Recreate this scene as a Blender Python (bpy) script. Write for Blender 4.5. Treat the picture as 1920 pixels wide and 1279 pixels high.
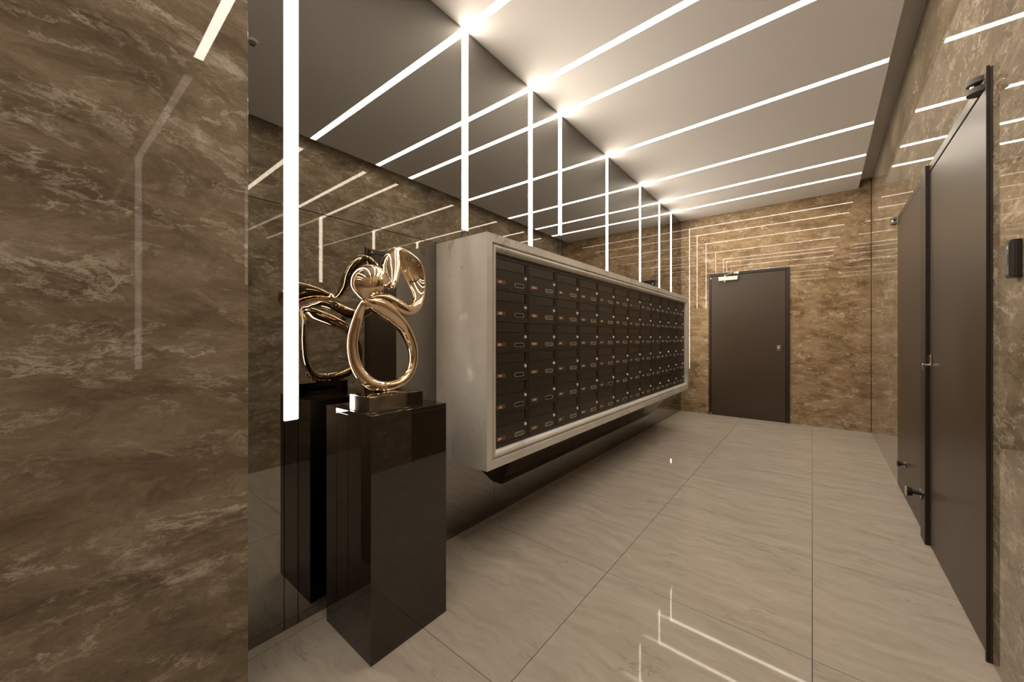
import bpy, bmesh, math, random
from mathutils import Vector, Matrix
random.seed(7)
for o in list(bpy.data.objects): bpy.data.objects.remove(o, do_unlink=True)
S = bpy.context.scene
C = S.collection

# ---------------------------------------------------------------- camera, world, exposure
cd = bpy.data.cameras.new('camera'); cam = bpy.data.objects.new('camera', cd); C.objects.link(cam)
cam.location = (0, 0, 1.12); cam.rotation_euler = (math.pi/2, 0, 0.68172)
cd.sensor_width = 36; cd.lens = 693.7/1920*36; cd.shift_y = -6.1/1920; cd.clip_start = .02
S.camera = cam
W = bpy.data.worlds.new('world'); S.world = W; W.use_nodes = True
W.node_tree.nodes['Background'].inputs[0].default_value = (.9, .85, .78, 1)
W.node_tree.nodes['Background'].inputs[1].default_value = .02
S.view_settings.view_transform = 'Standard'; S.view_settings.look = 'None'
S.view_settings.gamma = 1; S.view_settings.use_curve_mapping = False
S.view_settings.exposure = 0.0
STRIP = 30.0                       # radiance of the light strips
STRIP_COL = (1, .885, .745, 1)

# ---------------------------------------------------------------- materials
def mat(name):
    m = bpy.data.materials.new(name); m.use_nodes = True
    return m, m.node_tree, m.node_tree.nodes['Principled BSDF']
def plain(name, col, rough=.4, metal=0., ior=1.5, coat=0., bump=0., bscale=400, var=0.):
    m, nt, b = mat(name)
    b.inputs['Base Color'].default_value = (*col, 1); b.inputs['Roughness'].default_value = rough
    b.inputs['Metallic'].default_value = metal; b.inputs['IOR'].default_value = ior
    b.inputs['Coat Weight'].default_value = coat; b.inputs['Coat Roughness'].default_value = .03
    tc = nt.nodes.new('ShaderNodeTexCoord')
    n = nt.nodes.new('ShaderNodeTexNoise'); n.inputs['Scale'].default_value = bscale
    nt.links.new(tc.outputs['Object'], n.inputs['Vector'])
    if bump:
        bp = nt.nodes.new('ShaderNodeBump'); bp.inputs['Strength'].default_value = bump; bp.inputs['Distance'].default_value = .001
        nt.links.new(n.outputs['Fac'], bp.inputs['Height']); nt.links.new(bp.outputs[0], b.inputs['Normal'])
    if var:
        mx = nt.nodes.new('ShaderNodeMixRGB'); mx.blend_type = 'MULTIPLY'; mx.inputs[0].default_value = var
        mx.inputs[1].default_value = (*col, 1)
        n2 = nt.nodes.new('ShaderNodeTexNoise'); n2.inputs['Scale'].default_value = 3
        nt.links.new(tc.outputs['Object'], n2.inputs['Vector'])
        nt.links.new(n2.outputs['Fac'], mx.inputs[2]); nt.links.new(mx.outputs[0], b.inputs['Base Color'])
    return m
class NT:
    """small node helper"""
    def __init__(s, nt): s.nt = nt
    def n(s, t, **k):
        x = s.nt.nodes.new(t)
        for a, v in k.items(): setattr(x, a, v)
        return x
    def l(s, a, b): s.nt.links.new(a, b)
    def val(s, inp, v):
        if hasattr(v, 'is_linked'): s.l(v, inp)
        else: inp.default_value = v
    def math(s, op, a, b=0., c=0., clamp=False):
        x = s.n('ShaderNodeMath', operation=op, use_clamp=clamp)
        s.val(x.inputs[0], a); s.val(x.inputs[1], b)
        if len(x.inputs) > 2: s.val(x.inputs[2], c)
        return x.outputs[0]
    def vmath(s, op, a, b):
        x = s.n('ShaderNodeVectorMath', operation=op); s.val(x.inputs[0], a); s.val(x.inputs[1], b); return x.outputs[0]
    def noise(s, vec, scale, detail=4, rough=.55, dist=0., col=False):
        x = s.n('ShaderNodeTexNoise'); s.l(vec, x.inputs['Vector']); x.inputs['Scale'].default_value = scale
        x.inputs['Detail'].default_value = detail; x.inputs['Roughness'].default_value = rough; x.inputs['Distortion'].default_value = dist
        return x.outputs['Color' if col else 'Fac']
    def ramp(s, f, stops):
        x = s.n('ShaderNodeValToRGB'); s.l(f, x.inputs[0]); e = x.color_ramp.elements
        while len(e) < len(stops): e.new(.5)
        for i, (p, c) in enumerate(stops): e[i].position = p; e[i].color = (*c, 1) if len(c) == 3 else c
        return x.outputs[0]
    def mix(s, f, a, b, mode='MIX'):
        x = s.n('ShaderNodeMixRGB', blend_type=mode); s.val(x.inputs[0], f); s.val(x.inputs[1], a); s.val(x.inputs[2], b); return x.outputs[0]
    def sstep(s, v, a, b):
        x = s.n('ShaderNodeMapRange', interpolation_type='SMOOTHSTEP'); s.l(v, x.inputs[0]); x.inputs[1].default_value = a; x.inputs[2].default_value = b
        return x.outputs[0]

def marble(name, ang, dark, mid, light, vein, seed=0., sx=1., rough=.02):
    m, nt, b = mat(name); h = NT(nt)
    g = h.n('ShaderNodeNewGeometry'); sp = h.n('ShaderNodeSeparateXYZ'); h.l(g.outputs['Position'], sp.inputs[0])
    a = h.math('ADD', sp.outputs[0], sp.outputs[1]); z = sp.outputs[2]
    ca, sa = math.cos(ang), math.sin(ang)
    u = h.math('ADD', h.math('MULTIPLY', a, ca*sx), h.math('MULTIPLY', z, sa*sx))
    v = h.math('ADD', h.math('MULTIPLY', a, -sa*2.0*sx), h.math('MULTIPLY', z, ca*2.0*sx))
    cb = h.n('ShaderNodeCombineXYZ'); h.l(u, cb.inputs[0]); h.l(v, cb.inputs[1]); cb.inputs[2].default_value = seed
    P = cb.outputs[0]
    w = h.vmath('SUBTRACT', h.noise(P, 1.3, 3, .5, col=True), (.5, .5, .5))
    sc = h.n('ShaderNodeVectorMath', operation='SCALE'); h.l(w, sc.inputs[0]); sc.inputs['Scale'].default_value = .42
    P1 = h.vmath('ADD', P, sc.outputs[0])
    w2 = h.vmath('SUBTRACT', h.noise(P1, 6, 8, .7, col=True), (.5, .5, .5))
    sc2 = h.n('ShaderNodeVectorMath', operation='SCALE'); h.l(w2, sc2.inputs[0]); sc2.inputs['Scale'].default_value = .20
    P2 = h.vmath('ADD', P1, sc2.outputs[0])
    base = h.ramp(h.noise(P2, 2.6, 12, .70, .0), [(.36, dark), (.5, mid), (.68, light)])
    wisp = h.sstep(h.noise(P2, 3.2, 14, .74, .15), .545, .68)
    big = h.sstep(h.noise(P1, 1.2, 4, .55), .40, .60)
    wisp = h.math('MULTIPLY', wisp, h.math('ADD', h.math('MULTIPLY', big, .75), .25))
    c = h.mix(h.math('MULTIPLY', wisp, .62), base, (*vein, 1))
    q9 = h.vmath('ADD', P2, (11., 4., 0.))
    wisp2 = h.math('MULTIPLY', h.sstep(h.noise(q9, 8.0, 10, .72, .2), .555, .66), h.sstep(h.noise(P1, 2.1, 4, .6), .42, .62))
    c = h.mix(h.math('MULTIPLY', wisp2, .55), c, (*vein, 1))
    dk = h.sstep(h.noise(h.vmath('ADD', P2, (5., 9., 0.)), 2.8, 10, .68, .1), .53, .68)
    c = h.mix(h.math('MULTIPLY', dk, .55), c, (*dark, 1))
    def ridge(scale, width, off):
        q = h.vmath('ADD', P2, (off, off*.7, 0))
        r = h.math('ABSOLUTE', h.math('SUBTRACT', h.noise(q, scale, 7, .62, .15), .5))
        return h.math('SUBTRACT', 1., h.sstep(r, 0., width))
    r1 = h.math('MULTIPLY', ridge(2.3, .022, 3.1), h.sstep(h.noise(P1, 2.7, 4, .6), .48, .62))
    r2 = h.math('MULTIPLY', ridge(5.0, .022, 7.7), h.sstep(h.noise(P1, 4.1, 3, .6), .48, .60))
    c = h.mix(h.math('MULTIPLY', r1, .55), c, (*vein, 1))
    c = h.mix(h.math('MULTIPLY', r2, .38), c, (*vein, 1))
    fine = h.noise(P2, 45, 6, .75)
    c = h.mix(.5, c, h.ramp(fine, [(.3, (.6, .6, .6)), (.7, (1.3, 1.3, 1.3))]), 'MULTIPLY')
    h.l(c, b.inputs['Base Color'])
    b.inputs['Roughness'].default_value = rough; b.inputs['IOR'].default_value = 1.42
    return m

DK, MD, LT, VN = (.17, .112, .060), (.30, .205, .115), (.44, .32, .20), (.82, .69, .52)
DK2, MD2, LT2, VN2 = (.15, .113, .070), (.255, .200, .135), (.38, .305, .215), (.78, .69, .56)
M = {}
M['marble_left'] = marble('brown_marble_left', math.radians(-4), (.140,.106,.070), (.240,.187,.130), (.38,.31,.235), (.74,.67,.57), 2.3, 1.2, .015)
M['marble_back'] = marble('brown_marble_back', math.radians(-6), DK, MD, LT, VN, 5.9, 1.5)
M['marble_right'] = marble('brown_marble_right', math.radians(5), DK2, MD2, LT2, VN2, 9.4, 1.5)
M['marble_right'].node_tree.nodes['Principled BSDF'].inputs['IOR'].default_value = 1.72
M['paint'] = plain('warm_white_ceiling_paint', (.60, .58, .56), .85, bump=.05)
M['glass'] = plain('smoked_mirror_glass', (.30, .29, .265), .012, 1.0)
M['joint'] = plain('dark_joint', (.01, .009, .008), .6)
M['grout'] = plain('tile_grout', (.045, .037, .03), .8)
M['door'] = plain('brown_painted_metal', (.062, .042, .026), .36, bump=.12, bscale=900, var=.25)
M['jamb'] = plain('dark_brown_frame_metal', (.022, .014, .010), .38)
M['black_gloss'] = plain('black_lacquer', (.022, .015, .010), .03, ior=1.66)
M['chrome'] = plain('brushed_chrome', (.80, .76, .70), .18, 1.0)
M['silver'] = plain('satin_silver_casting', (.70, .66, .60), .35, .6)
M['bronze_mirror'] = plain('polished_bronze', (.80, .62, .43), .025, 1.0)
M['base_metal'] = plain('polished_black_nickel', (.30, .27, .24), .06, 1.0)
M['box_metal'] = plain('black_brown_enamel', (.034, .025, .018), .30, bump=.06, bscale=700)
M['box_dark'] = plain('black_recess', (.006, .005, .004), .6)
M['copper'] = plain('copper_plate', (.19, .092, .048), .4, .4)
M['mark'] = plain('pale_engraving', (.80, .66, .48), .5)
M['card'] = plain('paper_name_card', (.13, .105, .075), .6)
M['lock'] = plain('bright_nickel', (.82, .80, .76), .3, .25)
M['rim'] = plain('silver_rim', (.75, .70, .60), .3, .7)
M['plastic_black'] = plain('black_plastic', (.022, .019, .016), .42)
M['plastic_grey'] = plain('grey_plastic', (.11, .10, .085), .5)
M['plastic_white'] = plain('white_plastic', (.6, .6, .57), .4)
M['rubber'] = plain('black_rubber', (.012, .009, .009), .5)
M['brass'] = plain('brushed_brass', (.75, .55, .36), .25, 1.0)
m, nt, b = mat('glowing_diffuser')
b.inputs['Base Color'].default_value = (.9, .88, .84, 1); b.inputs['Roughness'].default_value = .4
b.inputs['Emission Color'].default_value = STRIP_COL; b.inputs['Emission Strength'].default_value = STRIP
M['strip'] = m

def white_marble(name, rough):
    m, nt, b = mat(name); h = NT(nt)
    g = h.n('ShaderNodeNewGeometry'); P = g.outputs['Position']
    w = h.vmath('SUBTRACT', h.noise(P, 2.5, 4, .6, col=True), (.5, .5, .5))
    sc = h.n('ShaderNodeVectorMath', operation='SCALE'); h.l(w, sc.inputs[0]); sc.inputs['Scale'].default_value = .35
    mp = h.n('ShaderNodeMapping'); mp.inputs['Scale'].default_value = (1, 1, .45); mp.inputs['Rotation'].default_value = (0, .35, 0)
    h.l(h.vmath('ADD', P, sc.outputs[0]), mp.inputs[0]); Q = mp.outputs[0]
    c = h.ramp(h.noise(Q, 3.0, 8, .6), [(.3, (.54, .505, .45)), (.55, (.63, .60, .55)), (.75, (.70, .675, .63))])
    r = h.math('ABSOLUTE', h.math('SUBTRACT', h.noise(Q, 3.4, 5, .6, .4), .5))
    v = h.math('MULTIPLY', h.math('SUBTRACT', 1., h.sstep(r, 0, .03)), h.sstep(h.noise(P, 3.3, 3, .5), .5, .68))
    c = h.mix(h.math('MULTIPLY', v, .6), c, (.26, .225, .19, 1))
    sp = h.sstep(h.noise(P, 15, 3, .6), .66, .78)
    c = h.mix(h.math('MULTIPLY', sp, .4), c, (.25, .21, .17, 1))
    h.l(c, b.inputs['Base Color']); b.inputs['Roughness'].default_value = rough
    return m
M['white_marble'] = white_marble('white_grey_marble', .06)
M['honed_marble'] = white_marble('honed_white_marble', .38)

def floor_mat():
    m, nt, b = mat('greige_stone_tile'); h = NT(nt)
    g = h.n('ShaderNodeNewGeometry'); oi = h.n('ShaderNodeObjectInfo')
    cb = h.n('ShaderNodeCombineXYZ'); h.l(h.math('MULTIPLY', oi.outputs['Random'], 20.), cb.inputs[2])
    P = h.vmath('ADD', g.outputs['Position'], cb.outputs[0])
    w = h.vmath('SUBTRACT', h.noise(P, 2.2, 4, .6, col=True), (.5, .5, .5))
    sc = h.n('ShaderNodeVectorMath', operation='SCALE'); h.l(w, sc.inputs[0]); sc.inputs['Scale'].default_value = .22
    mp = h.n('ShaderNodeMapping'); mp.inputs['Rotation'].default_value = (0, 0, math.radians(-22)); mp.inputs['Scale'].default_value = (1, 5.5, 1)
    h.l(h.vmath('ADD', P, sc.outputs[0]), mp.inputs[0]); Q = mp.outputs[0]
    c = h.ramp(h.noise(Q, 3.2, 9, .66), [(.30, (.345, .300, .248)), (.52, (.405, .358, .302)), (.75, (.47, .42, .362))])
    r = h.math('ABSOLUTE', h.math('SUBTRACT', h.noise(Q, 2.6, 6, .65, .4), .5))
    v = h.math('MULTIPLY', h.math('SUBTRACT', 1., h.sstep(r, 0, .022)), h.sstep(h.noise(P, 4.5, 4, .6), .50, .66))
    c = h.mix(h.math('MULTIPLY', v, .5), c, (.20, .155, .115, 1))
    h.l(c, b.inputs['Base Color']); b.inputs['Roughness'].default_value = .03; b.inputs['IOR'].default_value = 1.16
    return m
M['floor'] = floor_mat()

# ---------------------------------------------------------------- helpers
def obj(name, bm, m, parent=None, smooth=False):
    me = bpy.data.meshes.new(name)
    bmesh.ops.recalc_face_normals(bm, faces=bm.faces)
    bm.to_mesh(me); bm.free()
    if m is not None: me.materials.append(m)
    if smooth:
        for p in me.polygons: p.use_smooth = True
    o = bpy.data.objects.new(name, me); C.objects.link(o)
    if parent: o.parent = parent
    return o
def box(bm, x0, x1, y0, y1, z0, z1, bev=0.):
    vs = [bm.verts.new((x, y, z)) for x in (x0, x1) for y in (y0, y1) for z in (z0, z1)]
    fs = [bm.faces.new([vs[i] for i in f]) for f in ((0,1,3,2),(4,6,7,5),(0,4,5,1),(2,3,7,6),(0,2,6,4),(1,5,7,3))]
    if bev:
        es = list({e for f in fs for e in f.edges})
        bmesh.ops.bevel(bm, geom=es, offset=bev, segments=2, profile=.5, affect='EDGES')
    return bm
def B(*a, bev=0.): return box(bmesh.new(), *a, bev=bev)
def prism(bm, pts, z0, z1):
    lo = [bm.verts.new((x, y, z0)) for x, y in pts]; hi = [bm.verts.new((x, y, z1)) for x, y in pts]
    n = len(pts); bm.faces.new(lo[::-1]); bm.faces.new(hi)
    for i in range(n): bm.faces.new((lo[i], lo[(i+1) % n], hi[(i+1) % n], hi[i]))
    return bm
def extr(bm, pts, axis, a0, a1):
    """extrude a 2-D outline along an axis; pts are the other two coordinates in x,y,z order"""
    def P(p, a):
        q = list(p); q.insert(axis, a); return q
    lo = [bm.verts.new(P(p, a0)) for p in pts]; hi = [bm.verts.new(P(p, a1)) for p in pts]
    n = len(pts); bm.faces.new(lo[::-1]); bm.faces.new(hi)
    for i in range(n): bm.faces.new((lo[i], lo[(i+1) % n], hi[(i+1) % n], hi[i]))
    return bm
def cyl(bm, p0, p1, r0, r1=None, n=24):
    p0 = Vector(p0); p1 = Vector(p1); r1 = r0 if r1 is None else r1
    d = (p1-p0).normalized(); a = d.orthogonal().normalized(); c = d.cross(a)
    lo = [bm.verts.new(p0+(a*math.cos(t)+c*math.sin(t))*r0) for t in [2*math.pi*i/n for i in range(n)]]
    hi = [bm.verts.new(p1+(a*math.cos(t)+c*math.sin(t))*r1) for t in [2*math.pi*i/n for i in range(n)]]
    bm.faces.new(lo[::-1]); bm.faces.new(hi)
    for i in range(n): bm.faces.new((lo[i], lo[(i+1) % n], hi[(i+1) % n], hi[i]))
    return bm
def tag(o, label, cat, group=None):
    o['label'] = label; o['category'] = cat
    if group: o['group'] = group
    return o
def empty(name, loc=(0, 0, 0), rz=0.):
    o = bpy.data.objects.new(name, None); C.objects.link(o); o.location = loc; o.rotation_euler = (0, 0, rz)
    o.empty_display_size = .05
    return o
def struct(o): o['kind'] = 'structure'; return o

# ---------------------------------------------------------------- key dimensions (metres)
XL, YB, ZC, ZU = -1.567, 6.049, 2.905, 3.005       # mirror wall, back wall, lowered ceiling, upper ceiling
YN = -3.0                                          # wall behind the viewer
XM, YM = -1.357, .375                              # projecting marble wall on the left
def XR(y): return .452 + .0145*y                   # right wall (slightly out of square)
def XS(y): return .335 + .0155*y                   # edge of the lowered ceiling
RZ = -math.atan(.0145)

# ---------------------------------------------------------------- floor with 76 cm tiles
fl = struct(obj('floor', B(-1.8, .75, YN-.1, YB+.1, -.08, -.004), M['grout']))
gx = [XL, -1.52, -.76, 0., .62]
gy = [YN] + [1.657+.764*k for k in range(-6, 6)] + [YB]
gy = sorted(set([y for y in gy if YN <= y <= YB]))
for i in range(4):
    for j in range(len(gy)-1):
        x0, x1, y0, y1 = gx[i]+.0012, gx[i+1]-.0012, gy[j]+.0012, gy[j+1]-.0012
        if y1-y0 < .02: continue
        if i == 3: pts = [(x0, y0), (XR(y0)+.005, y0), (XR(y1)+.005, y1), (x0, y1)]
        else: pts = [(x0, y0), (x1, y0), (x1, y1), (x0, y1)]
        obj('tile', prism(bmesh.new(), pts, -.004, 0.), M['floor'], fl)

# ---------------------------------------------------------------- light strip positions along the room
SW = .0235                                         # half width
strips = [(.574, .801), (1.497, 1.748), (2.141, 1.632), (2.542, 1.945), (3.412, 1.632), (4.312, 1.632), (5.018, 1.632), (5.535, .612)]
behind = [-.55, -1.45, -2.3]  # unseen ceiling strips, added to light the near end of the room
def skew(y): return 0. if y < 1 else -.042
allY = sorted(behind + [s[0] for s in strips])

# ---------------------------------------------------------------- ceiling
ce = bmesh.new()
edges = [(YN, YN)]
def yr(y): return y + skew(y)
prev = (YN, YN)
for y in allY:
    q = (y-SW, yr(y)-SW)
    prism(ce, [(XL if y > 0 else XM, prev[0]), (XS(prev[1]), prev[1]), (XS(q[1]), q[1]), (XL if y > 0 else XM, q[0])], ZC, ZC+.06)
    prev = (y+SW, yr(y)+SW)
prism(ce, [(XL, prev[0]), (XS(prev[1]), prev[1]), (XS(YB), YB), (XL, YB)], ZC, ZC+.06)
struct(obj('ceiling', ce, M['paint']))
up = struct(obj('ceiling_recess', B(-1.8, .75, YN-.1, YB+.1, ZU, ZU+.08), M['paint']))

# ---------------------------------------------------------------- walls
wb = struct(obj('wall_back', B(-1.8, .75, YB+.022, YB+.15, 0, ZU), M['joint']))
# door opening is closed by the door itself; marble panels around it
DX0, DX1, DZ = -1.181, -.227, 2.052
for a in ((XL, DX0, 0, ZC), (DX0+.001, DX1-.001, DZ, ZU), (DX1, XR(YB)-.003, 0, ZU)):
    obj('marble_panel', B(a[0], a[1]-.0008, YB, YB+.02, a[2], a[3]), M['marble_back'], wb)
wf = struct(obj('wall_front', B(-1.8, .75, YN-.12, YN, 0, ZU), M['marble_back']))

wm = struct(obj('wall_left_marble', B(-1.62, XM-.02, YN, YM-.02, 0, ZU), M['joint']))
for y0, y1 in ((YN, -1.25), (-1.249, YM)):
    obj('marble_panel', B(XM-.0195, XM, y0, y1, 0, ZC+.06, bev=.0012), M['marble_left'], wm)
obj('marble_panel', B(XL, XM-.02, YM-.0195, YM, 0, ZC), M['marble_left'], wm)

# right wall: stone panels around the two doors
wr = struct(obj('wall_right', prism(bmesh.new(), [(XR(YN)+.1, YN), (.8, YN), (.8, YB+.1), (XR(YB)+.1, YB+.1)], 0, ZU), M['joint']))
def rpanel(y0, y1, z0, z1, dx=0.):
    return obj('marble_panel', prism(bmesh.new(), [(XR(y0)+dx, y0+.0006), (XR(y0)+.1, y0+.0006), (XR(y1)+.1, y1-.0006), (XR(y1)+dx, y1-.0006)], z0, z1), M['marble_right'], wr)
D2 = (2.024, 2.959); D1 = (3.077, 4.075)
rpanel(YN, -1., 0, ZU); rpanel(-1., D2[0], 0, ZU)
rpanel(D2[0], 3.0, 2.056, ZU); rpanel(3.0, D1[1], 2.056, ZU); rpanel(D1[1], YB, 0, ZU)

# mirror wall: backing plus single glass panels
wl = struct(obj('wall_left', B(-1.75, XL-.009, YM, YB+.02, 0, ZU), M['joint']))
def gpanel(y0, y1, z0, z1):
    g = .0014
    obj('mirror_panel', B(XL-.0085, XL, y0+g, y1-g, z0+g, z1-g), M['glass'], wl)
ZJ = 1.628
bounds = [YM]
for y, z in strips: bounds += [y-SW-.001, y+SW+.001]
bounds += [YB]
for i in range(0, len(bounds), 2): gpanel(bounds[i], bounds[i+1], ZJ, ZC)
for y, z in strips:
    if z > ZJ+.02: gpanel(y-SW, y+SW, ZJ, z)
s1, s8 = strips[0][0], strips[7][0]
low = [YM, s1-SW-.001, s1+SW+.001, 1.753, 3.126, 4.489, 4.989, s8-SW-.001, s8+SW+.001, YB]
for a, c in zip(low[:-1], low[1:]):
    if abs(a-(s1-SW-.001)) < 1e-6: gpanel(a, c, 0, .801)
    elif abs(a-(s8-SW-.001)) < 1e-6: gpanel(a, c, 0, .612)
    else: gpanel(a, c, 0, ZJ)

# ---------------------------------------------------------------- linear lights (each an L: ceiling run + wall run)
names = ['nearest linear light, its wall run reaching down beside the black pedestal',
         'linear light whose wall run ends just above the near corner of the marble cabinet',
         'third linear light from the viewer, wall run meeting the cabinet top',
         'fourth linear light, wall run stopping short over a small mirror filler',
         'fifth linear light, wall run ending on the middle of the cabinet top',
         'sixth linear light, wall run ending right of the cabinet middle',
         'seventh linear light, wall run close to the far end of the cabinet',
         'farthest linear light, the one nearest the back wall']
def ceil_run(y, parent, x0):
    e = XS(yr(y))-.006
    p = [(x0, y-SW), (e, yr(y)-SW), (e, yr(y)+SW), (x0, y+SW)]
    q = [(e+.0003, yr(y)-SW), (e+.006, yr(y)-SW), (e+.006, yr(y)+SW), (e+.0003, yr(y)+SW)]
    obj('end_cap', prism(bmesh.new(), q, ZC+.0005, ZC+.05), M['paint'], parent)
    obj('ceiling_diffuser', prism(bmesh.new(), p, ZC+.001, ZC+.02), M['strip'], parent)
    obj('channel', prism(bmesh.new(), p, ZC+.021, ZC+.05), M['plastic_white'], parent)
for i, (y, z) in enumerate(strips):
    r = empty('linear_light', (0, 0, 0)); tag(r, names[i], 'light', 'L-shaped linear lights')
    ceil_run(y, r, XL+.0005)
    obj('wall_diffuser', B(XL-.008, XL+.0002, y-SW, y+SW, z+.001, ZC+.02), M['strip'], r)
for i, y in enumerate(behind):
    r = empty('added_ceiling_light', (0, 0, 0)); tag(r, 'added straight ceiling light strip out of view behind the viewer, %s' % ('closest to the frame', 'second one back', 'nearest the rear wall')[i], 'light', 'added ceiling strips behind the viewer')
    ceil_run(y, r, XM+.0005)

# ---------------------------------------------------------------- back door
d = struct(empty('door_1', ((DX0+DX1)/2, YB, 0)))
cx = (DX0+DX1)/2
def dpart(name, bm, m, parent=d, **k):
    o = obj(name, bm, m, parent, **k); o.matrix_parent_inverse = parent.matrix_world.inverted() if parent is None else Matrix.Identity(4); return o
def shift(bm, v): bmesh.ops.translate(bm, verts=bm.verts, vec=v); return bm
L = (-cx, -YB, 0)
fr = bmesh.new()
box(fr, DX0, DX0+.030, YB-.012, YB+.021, 0, DZ, bev=.002); box(fr, DX1-.042, DX1, YB-.012, YB+.021, 0, DZ, bev=.002)
box(fr, DX0+.030, DX1-.042, YB-.012, YB+.021, DZ-.038, DZ, bev=.002)
dpart('door_frame', shift(fr, L), M['jamb'])
lf = dpart('door_leaf', shift(B(DX0+.034, DX1-.046, YB-.006, YB+.018, .006, DZ-.042, bev=.0015), L), M['door'])
dpart('shadow_gap', shift(B(DX0+.029, DX1-.041, YB+.0185, YB+.0215, 0, DZ-.02), L), M['box_dark'])
dpart('lock_plate', shift(B(-.368, -.322, YB-.013, YB-.006, .945, 1.018, bev=.003), L), M['chrome'], lf)
dpart('cylinder', shift(cyl(bmesh.new(), (-.345, YB-.026, .99), (-.345, YB-.0131, .99), .013), L), M['silver'], lf)
for zz in (.02, 1.985):
    dpart('hinge_pin', shift(cyl(bmesh.new(), (DX0+.03, YB-.018, zz-.012), (DX0+.03, YB-.018, zz+.012), .008), L), M['silver'])
# closer
cl = tag(empty('door_closer', (-.93, YB-.006, 1.96)), 'silver hydraulic door closer with folding arm atop the back door', 'door closer')
def rel(bm, o): return shift(bm, -Vector(o.location))
obj('body', rel(B(-1.046, -.808, YB-.056, YB-.0065, 1.934, 1.990, bev=.004), cl), M['silver'], cl)
obj('spindle', rel(cyl(bmesh.new(), (-.968, YB-.032, 1.915), (-.968, YB-.032, 2.016), .013), cl), M['silver'], cl)
ab = bmesh.new()
def bar(bm, p0, p1, w, h):
    p0 = Vector(p0); p1 = Vector(p1); dd = (p1-p0).normalized(); s = dd.cross(Vector((0, 0, 1))).normalized()*w/2; u = Vector((0, 0, h/2))
    vs = [bm.verts.new(p+s*a+u*c) for p in (p0, p1) for a, c in ((-1,-1),(1,-1),(1,1),(-1,1))]
    for f in ((0,1,2,3),(7,6,5,4),(0,4,5,1),(1,5,6,2),(2,6,7,3),(3,7,4,0)): bm.faces.new([vs[i] for i in f])
bar(ab, (-.968, YB-.032, 2.011), (-.87, YB-.17, 2.014), .018, .006)
obj('arm', rel(ab, cl), M['silver'], cl)
ab = bmesh.new(); bar(ab, (-.87, YB-.17, 2.020), (-.83, YB-.014, 2.028), .016, .005); box(ab, -.86, -.80, YB-.030, YB-.0125, 2.02, 2.046)
obj('arm', rel(ab, cl), M['silver'], cl)

# ---------------------------------------------------------------- the two doors in the right wall
def rdoor(name, ya, yb, leaf0, leaf1, flush, frame_near, frame_far):
    """local x across the wall (negative into the room), local y along it"""
    d = struct(empty(name, (XR(ya), ya, 0), RZ)); Lw = yb-ya
    f = bmesh.new(); px = -.006 if frame_near else -.002
    if frame_near: box(f, px, .06, 0, frame_near, 0, 2.055, bev=.002)
    if frame_far: box(f, px, .06, Lw-frame_far, Lw, 0, 2.055, bev=.002)
    box(f, px, .06, frame_near, Lw-frame_far, 2.012, 2.055, bev=.002)
    obj('door_frame', f, M['door'], d)
    if frame_near: obj('frame_edge', B(-.015, px-.0005, 0, .010, 0, 2.06, bev=.001), M['jamb'], d)
    obj('shadow_gap', B(.028, .032, frame_near-.005, Lw-frame_far, 0, 2.03), M['box_dark'], d)
    lf = obj('door_leaf', B(-.004, .027, leaf0, leaf1, .006, 2.006, bev=.0015), M['door'], d)
    return d, lf
d2, lf2 = rdoor('door_2', D2[0], D2[1], .034, .933, 0, .030, 0)
d3, lf3 = rdoor('door_3', D1[0], D1[1], .002, .972, 0, 0, .022)
# post between the two doors
ps = struct(obj('trim_1', shift(B(-.022, .05, -.0575, .0575, 0, 2.050, bev=.003), (0, 0, 0)), M['jamb'])); ps.location = (XR(3.018), 3.018, 0); ps.rotation_euler = (0, 0, RZ)
# lever handle and lock plate on the near door, by its far edge
obj('lock_plate', B(-.012, -.004, .872, .918, .980, 1.030, bev=.002), M['chrome'], lf2)
h = bmesh.new(); cyl(h, (-.034, .885, .976), (-.004, .885, .976), .0055); box(h, -.040, -.031, .878, .892, .952, .982, bev=.003)
obj('handle', h, M['chrome'], lf2, smooth=False)
# hinges at the doors' top corners
def hinge(parent, y0, z, L_, dirn):
    o = empty('hinge'); o.parent = parent
    for k, zz in enumerate((z, z+.034)):
        b_ = bmesh.new()
        n = 14; pts = [(-.012, y0)]
        pts += [(-.012-.036*math.sin(math.pi*i/n), y0+L_*(1-math.cos(math.pi*i/n))/2*dirn) for i in range(1, n)] + [(-.012, y0+L_*dirn)]
        if dirn < 0: pts = pts[::-1]
        prism(b_, pts, zz, zz+.018)
        obj('hinge_leaf', b_, M['plastic_grey'] if dirn < 0 else M['silver'], o)
    obj('hinge_pin', cyl(bmesh.new(), (-.030, y0+L_*.5*dirn, z+.0185), (-.030, y0+L_*.5*dirn, z+.0335), .010), M['chrome'], o)
hinge(d2, .092, 1.995, .06, -1)
hinge(d3, .985, 1.985, .06, -1)
# door stops
def stop(yc, z, ln, r, label, disc, off=.005):
    s = tag(empty('door_stop', (XR(yc)-off, yc, z), RZ), label, 'door stop')
    obj('mount_plate', cyl(bmesh.new(), (-.006, 0, 0), (0, 0, 0), r*1.1, n=28), M['base_metal'], s)
    obj('stem', cyl(bmesh.new(), (-ln+.02, 0, 0), (-.006, 0, 0), r*.42), M['rubber'], s)
    obj('bumper', cyl(bmesh.new(), (-ln, 0, 0), (-ln+.022, 0, 0), r, r*.8), M['rubber'], s, smooth=False)
    if disc: obj('cap', cyl(bmesh.new(), (-ln-.004, 0, 0), (-ln, 0, 0), r*1.02), M['brass'], s)
stop(3.69, .246, .042, .018, 'small black door stop on the lower part of the farther right-hand door', False)
stop(3.03, .255, .060, .027, 'door stop with a copper-coloured cap low on the post between the right-hand doors', True, .0225)

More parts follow.
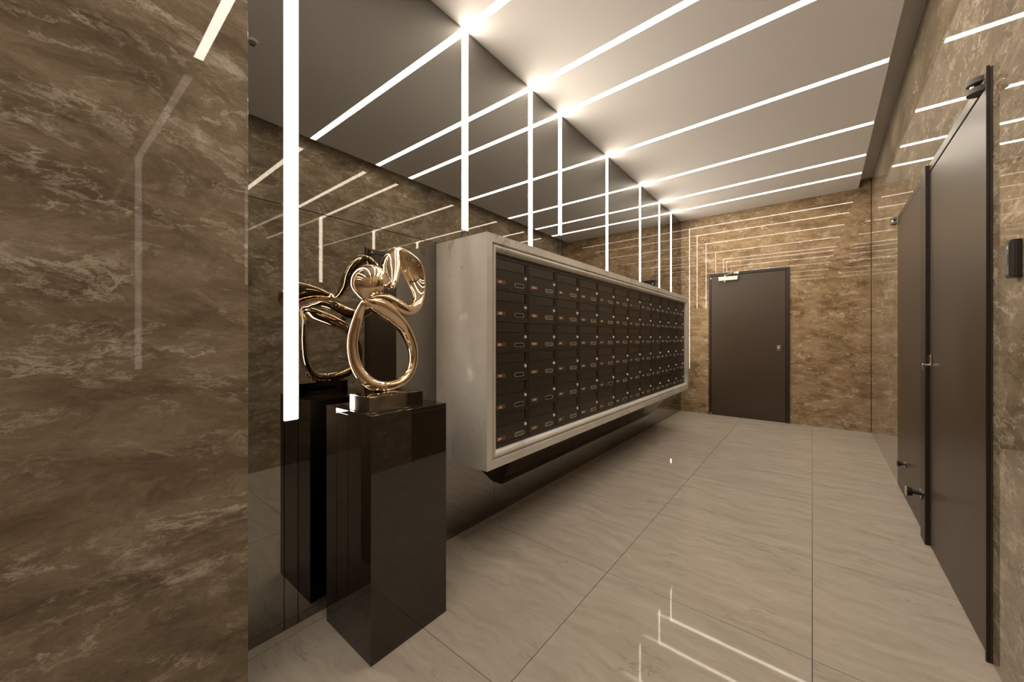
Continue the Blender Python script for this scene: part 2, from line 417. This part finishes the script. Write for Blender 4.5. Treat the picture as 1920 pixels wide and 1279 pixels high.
# card reader
cr = tag(empty('card_reader', (XR(1.80), 1.80, 1.30), RZ), 'small black box-shaped access reader on the stone beside the near door', 'reader')
bb = bmesh.new(); extr(bb, [(0, -.020), (-.013, -.020), (-.022, -.015), (-.022, .022), (0, .024)], 2, 0, .112)
bmesh.ops.bevel(bb, geom=list(bb.edges), offset=.002, segments=2, affect='EDGES')
obj('housing', bb, M['plastic_black'], cr)
obj('face_plate', B(-.0242, -.0222, -.013, .018, .008, .104, bev=.0006), M['plastic_grey'], cr)
obj('key_pad', B(-.0255, -.0243, -.011, .016, .038, .070, bev=.0004), M['plastic_grey'], cr)
obj('indicator', B(-.0252, -.0243, -.011, -.003, .084, .093), M['plastic_white'], cr)

# smoke detector on the ceiling
sd = tag(empty('smoke_detector', (-.525, .742, ZC)), 'small round white smoke detector on the ceiling', 'detector')
obj('base_ring', cyl(bmesh.new(), (0, 0, -.014), (0, 0, 0), .027, .030, 32), M['plastic_white'], sd)
obj('sensor_dome', cyl(bmesh.new(), (0, 0, -.028), (0, 0, -.014), .013, .021, 32), M['plastic_grey'], sd)

# ---------------------------------------------------------------- marble cabinet for the mailboxes
CY0, CY1, CZ0, CZ1, XF = 1.286, 4.965, .484, 1.624, -1.197
cab = tag(empty('mailbox_cabinet', (XL, (CY0+CY1)/2, CZ0)), 'long pale marble surround holding the mailboxes, floating on the mirror wall', 'cabinet')
org = Vector(cab.location)
# profile: (inset from the outer edge, x)
prof = [(0, XL+.0004), (0, XF), (.040, XF), (.0425, XF-.010), (.0485, XF-.011), (.051, XF-.003), (.060, XF-.001), (.070, XF-.006), (.078, XF-.018), (.0795, XF-.075), (.0795, XL+.0004)]
def ringpt(k, i, x):
    y0, y1, z0, z1 = CY0+i, CY1-i, CZ0+i, CZ1-i
    return Vector(((x), (y0, y1, y1, y0)[k], (z0, z0, z1, z1)[k]))-org
for k in range(4):
    bm = bmesh.new()
    A = [bm.verts.new(ringpt(k, i, x)) for i, x in prof]; D = [bm.verts.new(ringpt((k+1) % 4, i, x)) for i, x in prof]
    n = len(prof)
    for i in range(n):
        q = bm.faces.new((A[i], A[(i+1) % n], D[(i+1) % n], D[i]))
        if 2 <= i <= 9: q.material_index = 1
    bm.faces.new(A); bm.faces.new(D[::-1])
    obj(('bottom_slab', 'end_slab', 'top_slab', 'end_slab')[k], bm, M['white_marble'], cab).data.materials.append(M['honed_marble'])
obj('backing', rel(B(XL+.002, XF-.080, CY0+.0805, CY1-.0805, CZ0+.0805, CZ1-.0805), cab), M['box_dark'], cab)
# mailboxes
MX = XF-.028; PY, PZ = .2895, .1587
MY0, MZ1 = 1.366, 1.529
for (a, b_, c, e) in ((CY0+.08, CY1-.08, MZ1+.001, CZ1-.08), (CY0+.08, CY1-.08, CZ0+.08, MZ1-6*PZ-.001), (MY0+12*PY+.001, CY1-.08, MZ1-6*PZ, MZ1)):
    obj('inner_rail', rel(B(XF-.079, MX-.004, a, b_, c, e), cab), M['box_metal'], cab)

def mailbox_meshes():
    """local origin: bottom centre of the box front plane; x towards the room"""
    hw, H = PY/2-.0012, PZ-.0024
    out = []
    bm = B(-.050, -.0062, -hw, hw, 0, H); out.append(('casing', bm, 'box_dark', 0))
    f = bmesh.new(); t = .009
    box(f, -.006, .003, -hw, -hw+t, 0, H, bev=.001); box(f, -.006, .003, hw-t, hw, 0, H, bev=.001)
    box(f, -.006, .003, -hw+t, hw-t, H-t, H, bev=.001); box(f, -.006, .003, -hw+t, hw-t, 0, t*.7, bev=.001)
    out.append(('rim', f, 'box_metal', 0))
    # door: lower leaf, and the sloping upper flap with its finger notch on the right
    out.append(('door', B(-.006, .0005, -hw+t+.001, hw-t-.001, t*.7+.001, H*.60, bev=.001), 'box_metal', 0))
    fl = bmesh.new(); extr(fl, [(-.006, H*.605), (.0022, H*.61), (.0006, H-t-.0015), (-.006, H-t-.0015)], 1, -hw+t+.001, hw-t-.030)
    out.append(('flap', fl, 'box_metal', 0))
    out.append(('notch', B(-.006, -.0045, hw-t-.0295, hw-t-.016, H*.66, H-t-.006), 'box_dark', 0))
    out.append(('side_strip', B(-.006, .0005, hw-t-.0155, hw-t-.001, H*.605, H-t-.002, bev=.0006), 'box_metal', 0))
    lk = cyl(bmesh.new(), (.0006, hw-.031, H*.45), (.007, hw-.031, H*.45), .0092, .0075, 20); box(lk, .007, .0078, hw-.0325, hw-.0295, H*.45-.007, H*.45+.007)
    out.append(('lock', lk, 'lock', 0))
    out.append(('number_plate', B(.0006, .0016, -hw+.018, -hw+.088, .021, .042), 'copper', 0))
    # rounded name window
    def pill(bm, y0, y1, z0, z1, r, x0, x1, hole=None):
        def ol(y0, y1, z0, z1, r):
            p = []
            for (cy, cz, a0) in ((y1-r, z1-r, 0), (y0+r, z1-r, 90), (y0+r, z0+r, 180), (y1-r, z0+r, 270)):
                for i in range(5): a = math.radians(a0+22.5*i); p.append((cy+r*math.cos(a), cz+r*math.sin(a)))
            return p
        o = ol(y0, y1, z0, z1, r)
        if hole is None: extr(bm, o, 0, x0, x1); return bm
        q = ol(y0+hole, y1-hole, z0+hole, z1-hole, r-hole)
        R = [[bm.verts.new((x, *p)) for p in s] for s, x in ((o, x0), (o, x1), (q, x1), (q, x0))]
        n = len(o)
        for a, c in ((0, 1), (1, 2), (2, 3), (3, 0)):
            for i in range(n): bm.faces.new((R[a][i], R[a][(i+1) % n], R[c][(i+1) % n], R[c][i]))
        return bm
    out.append(('name_frame', pill(bmesh.new(), .018, .098, .016, .038, .0095, .0006, .0036, .0022), 'rim', 0))
    out.append(('name_card', pill(bmesh.new(), .0205, .0955, .0185, .0355, .007, .0006, .0016), 'card', 1))
    return out
protoM = []
for nm, bm, mk, fl_ in mailbox_meshes():
    me = bpy.data.meshes.new(nm); bmesh.ops.recalc_face_normals(bm, faces=bm.faces); bm.to_mesh(me); bm.free(); me.materials.append(M[mk]); protoM.append((nm, me))
cardDark = [me for nm, me in protoM if nm == 'name_card'][0].copy(); cardDark.materials[0] = M['box_dark']; cardDark.name = 'name_card_dark'
def marks(k):
    bm = bmesh.new(); rr = random.Random(k); hw = PY/2-.0012; y = -hw+.030
    for g in range(3+k % 2):                      # the unreadable engraved characters: little pale strokes
        w = .0075
        for s in range(3):
            if rr.random() < .75: box(bm, .0017, .0022, y+s*w/3, y+s*w/3+.0016, .025+rr.choice((0, .004)), .037)
        box(bm, .0017, .0022, y, y+w-.001, rr.choice((.025, .030, .0355)), rr.choice((.0268, .0318, .0372))+.0001)
        y += w+.0035
    me = bpy.data.meshes.new('number_marks'); bm.to_mesh(me); bm.free(); me.materials.append(M['mark']); return me
markM = [marks(k) for k in range(6)]
ordn = ['first', 'second', 'third', 'fourth', 'fifth', 'sixth', 'seventh', 'eighth', 'ninth', 'tenth', 'eleventh', 'twelfth']
rown = ['top row', 'second row from the top', 'third row from the top', 'third row from the bottom', 'second row from the bottom', 'bottom row']
for c in range(12):
    for r in range(6):
        o = empty('mailbox', (MX, MY0+(c+.5)*PY, MZ1-(r+1)*PZ+.0012))
        dark = (c == 0 and r < 5) or (c in (1,) and r == 4) or ((c*7+r*5) % 6 == 0 and c > 3)
        tag(o, 'black mailbox, %s, %s column from the near end' % (rown[r], ordn[c]), 'mailbox', 'mailboxes in the marble cabinet')
        for nm, me in protoM:
            q = bpy.data.objects.new(nm, cardDark if (nm == 'name_card' and dark) else me); C.objects.link(q); q.parent = o
            if nm == 'number_plate':
                s = bpy.data.objects.new('number_marks', markM[(c*3+r*2) % 6]); C.objects.link(s); s.parent = q

# black tapered bracket under the cabinet
br = bmesh.new()
top = [(XL+.001, 1.590), (-1.285, 1.590), (-1.285, 4.655), (XL+.001, 4.655)]; bot = [(XL+.001, 1.778), (-1.528, 1.778), (-1.528, 4.485), (XL+.001, 4.485)]
a = [br.verts.new((x, y, CZ0-.0005)) for x, y in top]; c_ = [br.verts.new((x, y, .192)) for x, y in bot]
br.faces.new(a); br.faces.new(c_[::-1])
for i in range(4): br.faces.new((a[i], a[(i+1) % 4], c_[(i+1) % 4], c_[i]))
bko = obj('support_bracket', br, M['black_gloss']); tag(bko, 'glossy black tapered support under the marble mailbox cabinet', 'bracket')

# ---------------------------------------------------------------- pedestal, base and sculpture
pd = tag(empty('pedestal', (-1.3285, .8405, 0)), 'tall glossy black square pedestal carrying the bronze sculpture', 'pedestal')
obj('body', B(-.1645, .1645, -.1665, .1665, 0, .838, bev=.0012), M['black_gloss'], pd)
obj('top_plate', B(-.1645, .1645, -.1665, .1665, .8385, .853, bev=.0015), M['black_gloss'], pd)
sc = tag(empty('sculpture', (-1.26, .80, .853)), 'polished bronze abstract knot sculpture on a small metal block', 'sculpture')
obj('plinth', rel(B(-1.335, -1.20, .688, .917, .8532, .911, bev=.0015), sc), M['base_metal'], sc)
CP = [(-1.29, 0.7198, 1.2501, 0.0116, 0.0105, 0.0),(-1.325, 0.7144, 1.1933, 0.0176, 0.0149, 0.0),(-1.345, 0.7039, 1.1027, 0.0192, 0.0171, 0.0),(-1.34, 0.7169, 1.0113, 0.0209, 0.0183, 0.0),(-1.32, 0.7585, 0.9472, 0.024, 0.0207, 0.0),(-1.305, 0.8222, 0.9272, 0.0213, 0.019, 0.0),(-1.325, 0.9109, 0.9412, 0.0207, 0.0189, 0.0),(-1.34, 0.9675, 0.9962, 0.019, 0.0196, 0.0),(-1.34, 0.9697, 1.0757, 0.0214, 0.0208, 0.0),(-1.33, 0.9213, 1.1572, 0.0262, 0.0214, 0.0),(-1.3, 0.8444, 1.2062, 0.0317, 0.0215, 0.0),(-1.27, 0.7731, 1.2341, 0.0322, 0.0204, 0.0),(-1.245, 0.7238, 1.2457, 0.0227, 0.0165, 0.0),(-1.23, 0.6938, 1.2537, 0.0091, 0.0091, 0.0),(-1.225, 0.6835, 1.271, 0.024, 0.021, 0.0),(-1.225, 0.6856, 1.2987, 0.049, 0.044, 0.0),(-1.235, 0.7097, 1.3266, 0.0571, 0.053, 0.0),(-1.255, 0.753, 1.3359, 0.0443, 0.0422, 0.0),(-1.285, 0.7998, 1.3336, 0.0274, 0.0274, 0.0),(-1.31, 0.8355, 1.3243, 0.0153, 0.0169, 0.0),(-1.335, 0.8605, 1.3257, 0.0139, 0.015, 0.0),(-1.36, 0.8807, 1.3618, 0.0272, 0.0236, 0.0),(-1.39, 0.896, 1.4137, 0.041, 0.0289, 0.0),(-1.41, 0.9158, 1.4649, 0.0343, 0.0257, 0.0),(-1.43, 0.9516, 1.5069, 0.0163, 0.0163, 0.0),(-1.43, 0.9883, 1.4893, 0.0307, 0.0179, 0.0102),(-1.425, 1.0258, 1.4418, 0.0481, 0.0143, 0.0221),(-1.41, 1.0428, 1.3755, 0.0404, 0.0156, 0.0208),(-1.39, 1.0389, 1.3119, 0.0271, 0.0181, 0.0103),(-1.37, 1.0087, 1.2585, 0.0227, 0.0202, 0.0),(-1.35, 0.9515, 1.2367, 0.0244, 0.0219, 0.0),(-1.34, 0.8972, 1.2497, 0.0283, 0.0224, 0.0),(-1.335, 0.8476, 1.2703, 0.0264, 0.0207, 0.0),(-1.32, 0.7974, 1.2799, 0.0178, 0.0156, 0.0),(-1.305, 0.7569, 1.2721, 0.0108, 0.0108, 0.0)]
def knot():
    n = len(CP); K = 9; path = []
    def cr_(a, b, c, d, t): return .5*((2*b)+(-a+c)*t+(2*a-5*b+4*c-d)*t*t+(-a+3*b-3*c+d)*t**3)
    for i in range(n):
        q = [CP[(i+j-1) % n] for j in range(4)]
        for k in range(K): path.append([cr_(q[0][m_], q[1][m_], q[2][m_], q[3][m_], k/K) for m_ in range(6)])
    bm = bmesh.new(); N = len(path); rings = []; R = 28
    view = Vector((.83, -.56, .0)).normalized()
    for i in range(N):
        p = Vector(path[i][:3]); T = (Vector(path[(i+1) % N][:3])-Vector(path[i-1][:3])).normalized()
        nrm = (view-T*view.dot(T)).normalized(); bt = T.cross(nrm)
        w, h_, cv = path[i][3:]
        rings.append([bm.verts.new(p+bt*w*math.cos(t)+nrm*(h_*math.sin(t)+cv*(math.cos(t)**2-.5))-org2) for t in [2*math.pi*j/R for j in range(R)]])
    for i in range(N):
        a, b = rings[i], rings[(i+1) % N]
        for j in range(R): bm.faces.new((a[j], a[(j+1) % R], b[(j+1) % R], b[j]))
    return bm
org2 = Vector(sc.location)
kn = obj('knot', knot(), M['bronze_mirror'], sc, smooth=True)
